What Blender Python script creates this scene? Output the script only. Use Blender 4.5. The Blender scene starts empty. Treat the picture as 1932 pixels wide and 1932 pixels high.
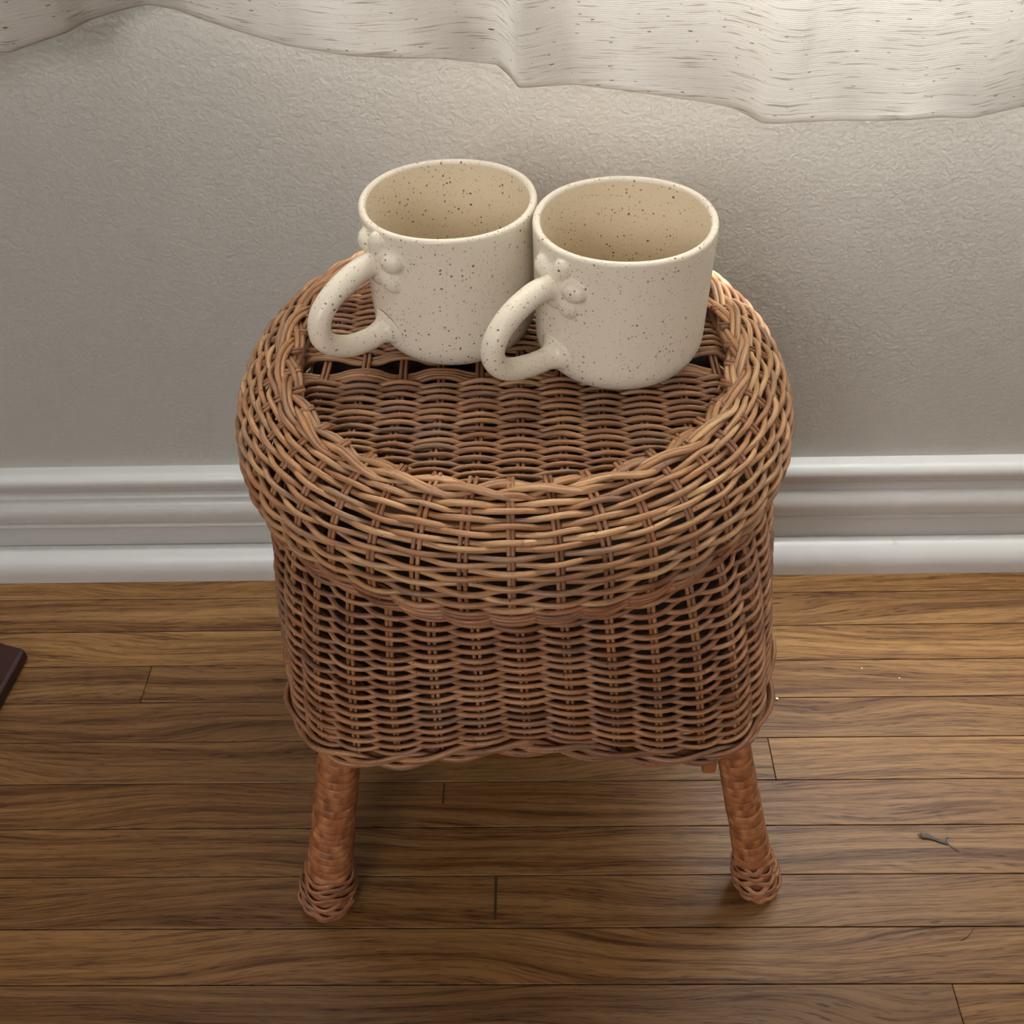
import bpy, math, random
import numpy as np
from mathutils import Matrix, Vector

random.seed(7)
rng = np.random.default_rng(7)
scene = bpy.context.scene
COL = scene.collection

# ------------------------------------------------------------------ camera
CAM_H = 0.69763434
PITCH, YAW, ROLL = 0.76848554, -0.03125101, -0.03416768
FPX = 1932.0


def cam_axes():
    cy, sy = math.cos(YAW), math.sin(YAW)
    f = np.array([sy * math.cos(PITCH), cy * math.cos(PITCH), -math.sin(PITCH)])
    r = np.array([cy, -sy, 0.0])
    u = np.cross(r, f)
    return (math.cos(ROLL) * r + math.sin(ROLL) * u,
            -math.sin(ROLL) * r + math.cos(ROLL) * u, f)


cr, cu, cf = cam_axes()
cam_d = bpy.data.cameras.new('camera')
cam = bpy.data.objects.new('camera', cam_d)
COL.objects.link(cam)
cam.matrix_world = Matrix(((cr[0], cu[0], -cf[0], 0), (cr[1], cu[1], -cf[1], 0),
                           (cr[2], cu[2], -cf[2], CAM_H), (0, 0, 0, 1)))
cam_d.sensor_width = 36.0
cam_d.lens = 36.0 * FPX / 1932.0
cam_d.clip_start = 0.02
scene.camera = cam

# ------------------------------------------------------------------ light
world = bpy.data.worlds.new('world')
scene.world = world
world.use_nodes = True
bg = world.node_tree.nodes['Background']
bg.inputs[0].default_value = (1.0, 0.95, 0.88, 1)
bg.inputs[1].default_value = 0.06

WALL_Y = 0.664
WIN = (-0.35, 0.85, 0.64, 1.75)           # x0 x1 z0 z1 of the window opening


def area(name, loc, target, sx, sy, power, color):
    d = bpy.data.lights.new(name, 'AREA')
    d.shape = 'RECTANGLE'
    d.size, d.size_y, d.energy, d.color = sx, sy, power, color
    o = bpy.data.objects.new(name, d)
    COL.objects.link(o)
    o.location = loc
    o.rotation_euler = (Vector(target) - Vector(loc)).to_track_quat('-Z', 'Y').to_euler()
    return o


area('window_daylight', ((WIN[0] + WIN[1]) / 2, WALL_Y + 0.05, (WIN[2] + WIN[3]) / 2),
     ((WIN[0] + WIN[1]) / 2, -3, (WIN[2] + WIN[3]) / 2 - 0.6), 1.15, 1.05, 104.0, (0.88, 0.96, 1.0))
area('front_fill_light', (-0.8, -2.12, 1.40), (-0.3, 0.4, 0.3), 1.1, 1.1, 24.0, (1.0, 0.98, 0.97))  # added fill light behind the camera, no window there

scene.view_settings.view_transform = 'Standard'
scene.view_settings.look = 'None'
scene.view_settings.exposure = 0.68
scene.view_settings.gamma = 1.0
scene.view_settings.use_curve_mapping = False
scene.cycles.max_bounces = 4
scene.cycles.diffuse_bounces = 3
scene.cycles.glossy_bounces = 2
scene.cycles.transmission_bounces = 3
scene.cycles.transparent_max_bounces = 6
scene.cycles.caustics_reflective = False
scene.cycles.caustics_refractive = False
scene.cycles.use_adaptive_sampling = True
scene.cycles.adaptive_threshold = 0.05


# ------------------------------------------------------------------ material helpers
def lin(c):
    return tuple(((v / 255.0) / 12.92 if v / 255.0 <= 0.04045 else ((v / 255.0 + 0.055) / 1.055) ** 2.4) for v in c) + (1,)


class N:
    def __init__(self, name):
        self.m = bpy.data.materials.new(name)
        self.m.use_nodes = True
        self.t = self.m.node_tree
        self.b = self.t.nodes['Principled BSDF']
        self.out = self.t.nodes['Material Output']

    def new(self, kind, **kw):
        n = self.t.nodes.new(kind)
        for k, v in kw.items():
            if k.startswith('i_'):
                key = k[2:]
                n.inputs[int(key) if key.isdigit() else key.replace('_', ' ')].default_value = v
            else:
                setattr(n, k, v)
        return n

    def link(self, a, b):
        self.t.links.new(a, b)

    def sock(self, v, inp):
        if hasattr(v, 'is_linked') or hasattr(v, 'links'):
            self.link(v, inp)
        else:
            inp.default_value = v

    def math(self, op, a, b=0.0, c=None, clamp=False):
        n = self.new('ShaderNodeMath', operation=op, use_clamp=clamp)
        self.sock(a, n.inputs[0])
        self.sock(b, n.inputs[1])
        if c is not None:
            self.sock(c, n.inputs[2])
        return n.outputs[0]

    def mix(self, fac, a, b, mode='MIX'):
        n = self.new('ShaderNodeMix', data_type='RGBA', blend_type=mode)
        self.sock(fac, n.inputs[0])
        self.sock(a, n.inputs[6])
        self.sock(b, n.inputs[7])
        return n.outputs[2]

    def ramp(self, fac, stops, interp='LINEAR'):
        n = self.new('ShaderNodeValToRGB')
        n.color_ramp.interpolation = interp
        while len(n.color_ramp.elements) < len(stops):
            n.color_ramp.elements.new(0.5)
        for e, (p, c) in zip(n.color_ramp.elements, stops):
            e.position = p
            e.color = c if len(c) == 4 else (*c, 1)
        self.sock(fac, n.inputs[0])
        return n.outputs[0]

    def comb(self, x, y, z):
        n = self.new('ShaderNodeCombineXYZ')
        for i, v in enumerate((x, y, z)):
            self.sock(v, n.inputs[i])
        return n.outputs[0]

    def sep(self, v):
        n = self.new('ShaderNodeSeparateXYZ')
        self.link(v, n.inputs[0])
        return n.outputs

    def noise(self, vec, scale, detail=2.0, rough=0.5, dist=0.0):
        n = self.new('ShaderNodeTexNoise')
        if vec is not None:
            self.link(vec, n.inputs['Vector'])
        n.inputs['Scale'].default_value = scale
        n.inputs['Detail'].default_value = detail
        n.inputs['Roughness'].default_value = rough
        n.inputs['Distortion'].default_value = dist
        return n.outputs[0]

    def bump(self, h, strength, dist):
        n = self.new('ShaderNodeBump')
        n.inputs['Strength'].default_value = strength
        n.inputs['Distance'].default_value = dist
        self.link(h, n.inputs['Height'])
        self.link(n.outputs[0], self.b.inputs['Normal'])
        return n

    def set(self, **kw):
        for k, v in kw.items():
            self.sock(v, self.b.inputs[k.replace('_', ' ')])


def gray(v):
    return (v, v, v, 1)


def mat_wall():
    n = N('wall_paint')
    co = n.new('ShaderNodeTexCoord').outputs['Object']
    a = n.noise(co, 300, 1.5, 0.5, 0.5)
    b = n.noise(co, 60, 2.0, 0.5, 0.3)
    h = n.math('ADD', n.ramp(a, [(0.35, gray(0)), (0.68, gray(1))]), n.math('MULTIPLY', b, 0.5))
    n.bump(h, 0.20, 0.0010)
    big = n.noise(co, 4, 2)
    n.set(Base_Color=n.mix(big, lin((182, 178, 171)), lin((188, 185, 178))), Roughness=0.6)
    n.b.inputs['Specular IOR Level'].default_value = 0.3
    return n.m


def mat_trim():
    n = N('white_trim_paint')
    co = n.new('ShaderNodeTexCoord').outputs['Object']
    sp = n.noise(co, 55, 3, 0.6)
    d = n.ramp(sp, [(0.70, gray(0)), (0.80, gray(1))])
    n.set(Base_Color=n.mix(n.math('MULTIPLY', d, 0.25), lin((204, 202, 199)), lin((140, 132, 120))), Roughness=0.35)
    n.bump(n.noise(co, 90, 2), 0.12, 0.001)
    return n.m


def mat_oak():
    n = N('oak_strip')
    co = n.new('ShaderNodeTexCoord').outputs['Object']
    rnd = n.new('ShaderNodeObjectInfo').outputs['Random']
    x, y, z = n.sep(co)
    off = n.math('MULTIPLY', rnd, 37.0)
    # warped growth rings: long cathedral shapes along the strip
    w1 = n.noise(n.comb(n.math('MULTIPLY', x, 4.0), n.math('ADD', n.math('MULTIPLY', y, 16.0), off), off), 1.0, 1.0, 0.4)
    wy = n.math('ADD', y, n.math('MULTIPLY', w1, 0.05))
    ring = n.noise(n.comb(n.math('MULTIPLY', x, 1.6), n.math('MULTIPLY', wy, 120.0), off), 1.0, 2.0, 0.55)
    pore = n.noise(n.comb(n.math('MULTIPLY', x, 60.0), n.math('MULTIPLY', wy, 1400.0), off), 1.0, 1.0, 0.5)
    fine = n.noise(n.comb(n.math('MULTIPLY', x, 20.0), n.math('MULTIPLY', wy, 760.0), off), 1.0, 2.0, 0.6)
    base = n.ramp(ring, [(0.30, lin((134, 98, 60))), (0.46, lin((166, 128, 84))), (0.66, lin((188, 150, 104)))])
    dens = n.ramp(ring, [(0.35, gray(1.0)), (0.60, gray(0.45))])
    base = n.mix(n.math('MULTIPLY', n.ramp(fine, [(0.36, gray(0.9)), (0.54, gray(0))]), dens), base, lin((98, 62, 32)))
    base = n.mix(n.math('MULTIPLY', n.ramp(pore, [(0.30, gray(0.95)), (0.42, gray(0))]), dens), base, lin((66, 38, 16)))
    tone = n.ramp(rnd, [(0.0, lin((152, 130, 104))), (0.35, lin((176, 154, 122))), (0.7, lin((196, 176, 140))), (1.0, lin((170, 142, 110)))])
    base = n.mix(0.8, base, tone, 'MULTIPLY')
    n.set(Base_Color=base, Roughness=n.ramp(fine, [(0.3, gray(0.50)), (0.7, gray(0.38))]))
    n.b.inputs['Specular IOR Level'].default_value = 0.32
    return n.m


def mat_reed(name, dark, mid, light, grey):
    n = N(name)
    uv = n.new('ShaderNodeUVMap').outputs[0]
    u, v, _ = n.sep(uv)
    rnd = n.new('ShaderNodeObjectInfo').outputs['Random']
    off = n.math('MULTIPLY', rnd, 91.0)
    low = n.noise(n.comb(n.math('ADD', n.math('MULTIPLY', u, 9.0), off), off, 0.0), 1.0, 3.0, 0.65)
    lowb = n.noise(n.comb(n.math('ADD', n.math('MULTIPLY', u, 14.0), off), 5.0, off), 1.0, 2.0, 0.5)
    streak = n.noise(n.comb(n.math('MULTIPLY', u, 55.0), n.math('MULTIPLY', v, 9.0), off), 1.0, 3.0, 0.65)
    spots = n.noise(n.comb(n.math('MULTIPLY', u, 420.0), n.math('MULTIPLY', v, 5.0), off), 1.0, 1.0, 0.5)
    c = n.ramp(low, [(0.30, lin(dark)), (0.47, lin(mid)), (0.68, lin(light))])
    c = n.mix(n.ramp(lowb, [(0.52, gray(0)), (0.66, gray(0.75))]), c, lin(grey))
    c = n.mix(n.ramp(streak, [(0.32, gray(0.65)), (0.58, gray(0))]), c, lin(tuple(q * 0.55 for q in dark)))
    c = n.mix(n.ramp(spots, [(0.70, gray(0)), (0.76, gray(0.7))]), c, lin(tuple(q * 0.45 for q in dark)))
    n.set(Base_Color=c, Roughness=0.42)
    n.b.inputs['Specular IOR Level'].default_value = 0.4
    return n.m


def mat_cane():
    n = N('cane_binding')
    co = n.new('ShaderNodeTexCoord').outputs['Object']
    rnd = n.new('ShaderNodeObjectInfo').outputs['Random']
    x, y, z = n.sep(co)
    off = n.math('MULTIPLY', rnd, 53.0)
    low = n.noise(n.comb(n.math('MULTIPLY', x, 2.0), n.math('MULTIPLY', y, 2.0), off), 1.0, 3.0)
    st = n.noise(n.comb(n.math('ADD', x, off), y, n.math('MULTIPLY', z, 22.0)), 1.6, 3.0, 0.7)
    c = n.ramp(low, [(0.32, lin((132, 80, 48))), (0.5, lin((176, 112, 70))), (0.7, lin((202, 138, 92)))])
    c = n.mix(n.ramp(st, [(0.34, gray(0.75)), (0.52, gray(0))]), c, lin((88, 46, 24)))
    n.set(Base_Color=c, Roughness=0.4)
    n.bump(st, 0.3, 0.0006)
    return n.m


def mat_ceramic():
    n = N('speckled_ceramic')
    co = n.new('ShaderNodeTexCoord').outputs['Object']
    rnd = n.new('ShaderNodeObjectInfo').outputs['Random']
    ad = n.new('ShaderNodeVectorMath', operation='ADD')
    n.link(co, ad.inputs[0])
    n.link(n.comb(rnd, n.math('MULTIPLY', rnd, 3.0), 0.0), ad.inputs[1])
    p = ad.outputs[0]
    wob = n.new('ShaderNodeTexNoise')
    wob.inputs['Scale'].default_value = 900
    n.link(p, wob.inputs['Vector'])
    sc = n.new('ShaderNodeVectorMath', operation='SCALE')
    n.link(wob.outputs[1], sc.inputs[0])
    sc.inputs['Scale'].default_value = 0.0012
    ad2 = n.new('ShaderNodeVectorMath', operation='ADD')
    n.link(p, ad2.inputs[0])
    n.link(sc.outputs[0], ad2.inputs[1])
    q = ad2.outputs[0]

    def dots(scale, keep, rad):
        v = n.new('ShaderNodeTexVoronoi')
        v.inputs['Scale'].default_value = scale
        n.link(q, v.inputs['Vector'])
        s = n.new('ShaderNodeSeparateColor')
        n.link(v.outputs['Color'], s.inputs[0])
        size = n.math('MULTIPLY', n.math('SUBTRACT', s.outputs[0], keep), rad / (1 - keep))
        return n.math('MULTIPLY', n.math('SUBTRACT', size, v.outputs['Distance']), 14.0, clamp=True), s.outputs[1]

    d1, t1 = dots(560, 0.56, 0.40)
    d2, t2 = dots(950, 0.60, 0.40)
    patch = n.ramp(n.noise(p, 28, 2), [(0.36, gray(0.25)), (0.6, gray(1))])
    base = n.mix(n.noise(p, 18, 3), lin((238, 225, 204)), lin((243, 233, 216)))
    sp = n.mix(t1, lin((58, 38, 22)), lin((130, 96, 60)))
    c = n.mix(n.math('MULTIPLY', d2, 0.55), base, lin((150, 118, 80)))
    c = n.mix(n.math('MULTIPLY', n.math('MULTIPLY', d1, 0.95), patch), c, sp)
    n.set(Base_Color=c, Roughness=0.34)
    n.b.inputs['Specular IOR Level'].default_value = 0.45
    n.bump(n.noise(p, 70, 1), 0.08, 0.001)
    return n


def mat_ceramic_inside(name, stain):
    n = mat_ceramic()
    n.m.name = name
    co = n.new('ShaderNodeTexCoord').outputs['Object']
    x, y, z = n.sep(co)
    prev = n.b.inputs['Base Color'].links[0].from_socket
    c = n.mix(1.0, prev, lin((252, 246, 234)), 'MULTIPLY')
    # tea residue: blotches low on the inner wall
    nz = n.noise(co, 45, 4, 0.6)
    low = n.ramp(n.math('DIVIDE', z, 0.081), [(0.05, gray(1)), (0.62, gray(0))])
    f = n.math('MULTIPLY', n.ramp(nz, [(0.42, gray(0)), (0.68, gray(1))]), low)
    c = n.mix(n.math('MULTIPLY', f, stain), c, lin((150, 104, 56)))
    n.link(c, n.b.inputs['Base Color'])
    return n.m


def mat_linen():
    n = N('slub_linen')
    uv = n.new('ShaderNodeUVMap').outputs[0]
    u, v, _ = n.sep(uv)
    rib = n.new('ShaderNodeTexWave', wave_type='BANDS', bands_direction='Y')
    n.link(n.comb(n.math('MULTIPLY', u, 0.6), v, 0.0), rib.inputs['Vector'])
    rib.inputs['Scale'].default_value = 340
    rib.inputs['Distortion'].default_value = 0.3
    rib.inputs['Detail'].default_value = 1
    rib.inputs['Detail Scale'].default_value = 0.15
    warp = n.noise(n.comb(n.math('MULTIPLY', u, 600.0), n.math('MULTIPLY', v, 20.0), 0.0), 1.0, 1.0)
    vv = n.math('ADD', v, n.math('MULTIPLY', n.noise(n.comb(n.math('MULTIPLY', u, 60.0), n.math('MULTIPLY', v, 30.0), 2.0), 1.0, 1.0), 0.0016))
    yarn = n.noise(n.comb(n.math('MULTIPLY', u, 9.0), n.math('MULTIPLY', vv, 900.0), 3.0), 1.0, 2.0, 0.6)
    slub = n.noise(n.comb(n.math('MULTIPLY', u, 36.0), n.math('MULTIPLY', vv, 1050.0), 8.0), 1.0, 2.0, 0.55)
    fleck = n.noise(n.comb(n.math('MULTIPLY', u, 150.0), n.math('MULTIPLY', vv, 800.0), 15.0), 1.0, 1.0, 0.5)
    c = n.mix(yarn, lin((204, 196, 187)), lin((232, 227, 221)))
    c = n.mix(n.math('MULTIPLY', rib.outputs[1], 0.30), c, lin((178, 168, 152)))
    c = n.mix(n.ramp(slub, [(0.60, gray(0)), (0.68, gray(0.7))]), c, lin((138, 120, 98)))
    c = n.mix(n.ramp(fleck, [(0.72, gray(0)), (0.745, gray(0.9))]), c, lin((84, 66, 50)))
    n.t.nodes.remove(n.b)
    bp = n.new('ShaderNodeBump')
    bp.inputs['Strength'].default_value = 0.35
    bp.inputs['Distance'].default_value = 0.0008
    n.link(n.math('ADD', rib.outputs[1], n.math('ADD', warp, slub)), bp.inputs['Height'])
    d = n.new('ShaderNodeBsdfDiffuse')
    tl = n.new('ShaderNodeBsdfTranslucent')
    tr = n.new('ShaderNodeBsdfTransparent')
    for s in (d, tl):
        n.link(c, s.inputs[0])
        n.link(bp.outputs[0], s.inputs['Normal'])
    m1 = n.new('ShaderNodeMixShader')
    m1.inputs[0].default_value = 0.42
    n.link(d.outputs[0], m1.inputs[1])
    n.link(tl.outputs[0], m1.inputs[2])
    m2 = n.new('ShaderNodeMixShader')
    m2.inputs[0].default_value = 0.12
    n.link(m1.outputs[0], m2.inputs[1])
    n.link(tr.outputs[0], m2.inputs[2])
    n.link(m2.outputs[0], n.out.inputs[0])
    return n.m


def mat_plain(name, col, rough=0.5, noise=0.0, scale=40):
    n = N(name)
    co = n.new('ShaderNodeTexCoord').outputs['Object']
    nz = n.noise(co, scale, 3)
    n.set(Base_Color=n.mix(nz, lin(tuple(q * (1 - noise) for q in col)), lin(tuple(min(255, q * (1 + noise)) for q in col))), Roughness=rough)
    return n.m


M = dict(
    wall=mat_wall(), trim=mat_trim(), oak=mat_oak(), cane=mat_cane(), linen=mat_linen(),
    reed_top=mat_reed('reed_seat', (116, 74, 50), (166, 116, 82), (206, 158, 114), (140, 112, 94)),
    reed_rim=mat_reed('reed_rim', (132, 86, 58), (190, 138, 98), (228, 184, 136), (164, 132, 108)),
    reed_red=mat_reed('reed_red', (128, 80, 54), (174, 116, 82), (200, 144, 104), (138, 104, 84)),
    reed_body=mat_reed('reed_body', (120, 78, 54), (172, 118, 84), (204, 152, 110), (138, 108, 90)),
    stake=mat_reed('reed_stake', (122, 78, 52), (164, 112, 78), (194, 142, 102), (134, 102, 82)),
    plain_wall=mat_plain('plain_wall_paint', (206, 202, 196), 0.7, 0.01, 3),
    underfloor=mat_plain('subfloor', (70, 48, 28), 0.7, 0.2),
    red_wood=mat_plain('red_brown_wood', (48, 14, 8), 0.5, 0.15, 60),
    board=mat_plain('inner_board', (58, 40, 26), 0.8, 0.15, 30),
    peg=mat_plain('peg_wood', (150, 92, 48), 0.5, 0.15, 80),
    lint=mat_plain('lint', (88, 82, 76), 0.9, 0.3, 500),
    crumb=mat_plain('crumb', (238, 232, 220), 0.6, 0.05, 500),
    darkline=mat_plain('dark_gouge', (62, 42, 26), 0.6, 0.2, 300),
    hair=mat_plain('hair_fibre', (96, 62, 36), 0.5, 0.1, 300),
)
CER = mat_ceramic().m


# ------------------------------------------------------------------ mesh helpers
def mesh_obj(name, verts, faces, mat, parent=None, smooth=True, uvs=None):
    me = bpy.data.meshes.new(name)
    me.from_pydata([tuple(map(float, v)) for v in verts], [], [tuple(map(int, q)) for q in faces])
    if uvs is not None:
        lay = me.uv_layers.new(name='UVMap')
        idx = np.empty(len(me.loops), dtype=np.int32)
        me.loops.foreach_get('vertex_index', idx)
        lay.data.foreach_set('uv', np.asarray(uvs, dtype=np.float32)[idx].ravel())
    if smooth:
        me.polygons.foreach_set('use_smooth', np.ones(len(me.polygons), dtype=bool))
    me.materials.append(mat)
    me.update()
    o = bpy.data.objects.new(name, me)
    COL.objects.link(o)
    if parent is not None:
        o.parent = parent
    return o


def tag(o, label=None, category=None, kind=None, group=None):
    if label:
        o['label'] = label
    if category:
        o['category'] = category
    if kind:
        o['kind'] = kind
    if group:
        o['group'] = group
    return o


def empty(name, loc, parent=None):
    o = bpy.data.objects.new(name, None)
    o.empty_display_size = 0.02
    COL.objects.link(o)
    o.location = loc
    o.parent = parent
    return o


def tube_geo(P, r, sides=7, closed=False, ref=None, flat=1.0):
    """tube along polyline P (n,3); r scalar or (n,); ref (n,3) reference normals; flat squashes along ref"""
    P = np.asarray(P, float)
    n = len(P)
    r = np.broadcast_to(np.asarray(r, float), (n,))
    if closed:
        T = np.roll(P, -1, 0) - np.roll(P, 1, 0)
    else:
        T = np.gradient(P, axis=0)
    T /= np.linalg.norm(T, axis=1)[:, None] + 1e-12
    if ref is None:
        A = np.tile(np.array([0.0, 0.0, 1.0]), (n, 1))
        bad = abs(T[:, 2]) > 0.9
        if bad.mean() > 0.3:
            A[:] = (1, 0, 0.2)
    else:
        A = np.broadcast_to(np.asarray(ref, float), (n, 3))
    B = np.cross(T, A)
    B /= np.linalg.norm(B, axis=1)[:, None] + 1e-12
    Nn = np.cross(B, T)
    ang = np.linspace(0, 2 * np.pi, sides, endpoint=False)
    V = (P[:, None, :] + r[:, None, None] * (np.cos(ang)[None, :, None] * B[:, None, :]
                                             + flat * np.sin(ang)[None, :, None] * Nn[:, None, :])).reshape(-1, 3)
    F = []
    m = n if closed else n - 1
    for i in range(m):
        a, b = i * sides, ((i + 1) % n) * sides
        for k in range(sides):
            k2 = (k + 1) % sides
            F.append((a + k, a + k2, b + k2, b + k))
    if not closed:
        F.append(tuple(range(sides))[::-1])
        F.append(tuple((n - 1) * sides + k for k in range(sides)))
    L = np.concatenate([[0], np.cumsum(np.linalg.norm(np.diff(P, axis=0), axis=1))])
    UV = np.stack([np.repeat(L, sides), np.tile(np.abs(np.linspace(-1, 1, sides)), n)], 1)
    return V, F, UV


def tube(name, P, r, mat, parent=None, **kw):
    V, F, UV = tube_geo(P, r, **kw)
    return mesh_obj(name, V, F, mat, parent, True, UV)


def smooth_noise(n, cells, closed=True):
    """periodic smooth 1-D noise with values about -1..1"""
    k = rng.uniform(-1, 1, cells)
    t = np.linspace(0, cells, n, endpoint=False)
    i = t.astype(int)
    f = t - i
    f = f * f * (3 - 2 * f)
    return k[i % cells] * (1 - f) + k[(i + 1) % cells] * f


def box_geo(x0, x1, y0, y1, z0, z1):
    V = [(x, y, z) for z in (z0, z1) for y in (y0, y1) for x in (x0, x1)]
    F = [(0, 2, 3, 1), (4, 5, 7, 6), (0, 1, 5, 4), (2, 6, 7, 3), (0, 4, 6, 2), (1, 3, 7, 5)]
    return V, F


def bevel(o, w, seg=2):
    m = o.modifiers.new('bevel', 'BEVEL')
    m.width = w
    m.segments = seg
    m.limit_method = 'ANGLE'
    return o


# ------------------------------------------------------------------ wall with the window opening
X0, X1, ZT = -1.7, 1.7, 2.3
V, F = [], []
for bx in ((X0, X1, WALL_Y, WALL_Y + 0.12, -0.02, WIN[2]), (X0, X1, WALL_Y, WALL_Y + 0.12, WIN[3], ZT),
           (X0, WIN[0], WALL_Y, WALL_Y + 0.12, WIN[2], WIN[3]), (WIN[1], X1, WALL_Y, WALL_Y + 0.12, WIN[2], WIN[3])):
    v, f = box_geo(*bx)
    k = len(V)
    V += v
    F += [tuple(i + k for i in q) for q in f]
tag(mesh_obj('wall_back', V, F, M['wall'], smooth=False), 'warm grey-white textured wall behind the stool', kind='structure')

for nm, bx, lb in (('wall_left', (X0 - 0.1, X0, -2.3, WALL_Y + 0.12, -0.02, ZT), 'grey-white side wall out of view to the left'),
                   ('wall_right', (X1, X1 + 0.1, -2.3, WALL_Y + 0.12, -0.02, ZT), 'grey-white side wall out of view to the right'),
                   ('wall_front', (X0, X1, -2.3, -2.2, -0.02, ZT), 'grey-white wall behind the camera'),
                   ('ceiling', (X0 - 0.1, X1 + 0.1, -2.3, WALL_Y + 0.12, ZT, ZT + 0.1), 'plain white ceiling')):
    v, f = box_geo(*bx)
    tag(mesh_obj(nm, v, f, M['plain_wall'], smooth=False), lb, kind='structure')

# window sash above the picture
V, F = [], []
for bx in ((WIN[0], WIN[0] + 0.04, WALL_Y + 0.075, WALL_Y + 0.11, WIN[2], WIN[3]), (WIN[1] - 0.04, WIN[1], WALL_Y + 0.075, WALL_Y + 0.11, WIN[2], WIN[3]),
           (WIN[0] + 0.04, WIN[1] - 0.04, WALL_Y + 0.075, WALL_Y + 0.11, WIN[2], WIN[2] + 0.04), (WIN[0] + 0.04, WIN[1] - 0.04, WALL_Y + 0.075, WALL_Y + 0.11, WIN[3] - 0.04, WIN[3])):
    v, f = box_geo(*bx)
    k = len(V)
    V += v
    F += [tuple(i + k for i in q) for q in f]
tag(mesh_obj('window_1', V, F, M['trim'], smooth=False), 'white window sash above the curtain hem', kind='structure')


# ------------------------------------------------------------------ baseboard and shoe moulding (extruded profiles)
def extrude_profile(name, prof, x0, x1, mat):
    n = len(prof)
    V = [(x, y, z) for x in (x0, x1) for (y, z) in prof]
    F = [(i, (i + 1) % n, n + (i + 1) % n, n + i) for i in range(n)]
    F += [tuple(range(n))[::-1], tuple(range(n, 2 * n))]
    o = mesh_obj(name, V, F, mat, smooth=False)
    return o


def arc(cy, cz, ry, rz, a0, a1, n=8):
    return [(cy + ry * math.cos(math.radians(a)), cz + rz * math.sin(math.radians(a))) for a in np.linspace(a0, a1, n)]


W = WALL_Y
prof = [(W, 0.0), (W - 0.012, 0.0), (W - 0.012, 0.029), (W - 0.010, 0.0300), (W - 0.009, 0.0500), (W - 0.0105, 0.0530)]
prof += arc(W - 0.0105, 0.0548, 0.0022, 0.0022, 250, 100, 6)              # small groove edge
prof += arc(W - 0.0085, 0.0725, 0.0085, 0.0150, 255, 100, 12)             # wide ovolo
prof += arc(W - 0.0130, 0.0925, 0.0045, 0.0052, -60, 60, 7)               # cove
prof += arc(W - 0.0075, 0.1075, 0.0075, 0.0085, 240, 80, 10)              # top bead
prof += [(W, 0.1165)]
bb = extrude_profile('baseboard_back', prof, X0, X1, M['trim'])
tag(bb, 'white moulded baseboard along the wall', kind='structure')
prof = [(W - 0.012, 0.0)] + [(W - 0.030, 0.0)] + arc(W - 0.012, 0.010, 0.018, 0.0215, 180, 92, 10)
sh = extrude_profile('trim_1', prof, X0, X1, M['trim'])
tag(sh, 'white quarter-round shoe moulding at the foot of the baseboard', kind='structure')
for o in (bb, sh):
    o.data.polygons.foreach_set('use_smooth', np.ones(len(o.data.polygons), dtype=bool))
    o.data.set_sharp_from_angle(angle=math.radians(38))

# ------------------------------------------------------------------ floor planks
PW, D0 = 0.0381, 0.6132
V, F = box_geo(X0, X1, -2.2, WALL_Y + 0.02, -0.05, -0.004)
floor = mesh_obj('floor', V, F, M['underfloor'], smooth=False)
tag(floor, 'narrow oak strip floor with honey-brown varnish', kind='structure')
known = {2: [-0.3301], 4: [0.1822], 8: [], 9: [0.2701]}          # butt joints the photograph shows, by row
PLANKS = []
for row in range(-2, 26):
    ytop = D0 - row * PW
    y0, y1 = ytop - PW + 0.00035, ytop - 0.00035
    if row == -2:
        y1 = min(y1, WALL_Y)
    joints = list(known.get(row, []))
    if row in known and joints:
        joints = [joints[0] - rng.uniform(0.9, 1.1)] + joints + [joints[0] + rng.uniform(0.9, 1.1)]
    else:
        s = X0 + rng.uniform(0.1, 0.45)
        joints = [s]
        while s < X1:
            s += rng.uniform(1.35, 1.75)
            joints.append(s)
        joints = [j for j in joints if not (-0.52 < j < 0.52)]
    xs = [X0] + sorted(j for j in joints if X0 + 0.05 < j < X1 - 0.05) + [X1]
    for a, b in zip(xs[:-1], xs[1:]):
        c = ((a + b) / 2, (y0 + y1) / 2)
        v, f = box_geo(a - c[0] + 0.0003, b - c[0] - 0.0003, y0 - c[1], y1 - c[1], -0.0195, 0.0)
        o = mesh_obj('plank', v, f, M['oak'], floor, smooth=False)
        o.location = (c[0], c[1], rng.uniform(-0.00025, 0.0))
        bevel(o, 0.00025, 1)
        PLANKS.append(o)


def cam_ray(px, py):
    return cf * FPX + cr * (px - 966) - cu * (py - 966)


def at_z(px, py, z):
    d = cam_ray(px, py)
    return np.array([0, 0, CAM_H]) + d * (z - CAM_H) / d[2]


# ------------------------------------------------------------------ curtain
hem_px = [(15, 101), (78, 78), (129, 60), (171, 36), (223, 21), (280, 9), (336, 21), (393, 41), (455, 62), (543, 88), (657, 105), (750, 109),
          (828, 111), (880, 119), (937, 123), (960, 142), (979, 166), (1030, 163), (1087, 161), (1191, 173), (1315, 193), (1372, 203), (1410, 218), (1439, 234),
          (1553, 229), (1646, 229), (1770, 222), (1833, 225), (1932, 204)]
pts = []
for px, py in hem_px:
    zh = np.interp(px, [0, 280, 979, 1439, 1932], [0.490, 0.4965, 0.476, 0.463, 0.463])
    p = at_z(px, py, zh)
    pts.append(p)
pts = np.array(pts)
left = [(-0.62 + 0.32 * t, pts[0][1] + 0.02 * math.sin(t * 14), pts[0][2]) for t in np.linspace(0, 0.93, 16)]
right = [(pts[-1][0] + 0.70 * t, pts[-1][1] + 0.03 * math.sin(t * 22), pts[-1][2]) for t in np.linspace(0.05, 1, 24)]
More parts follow.
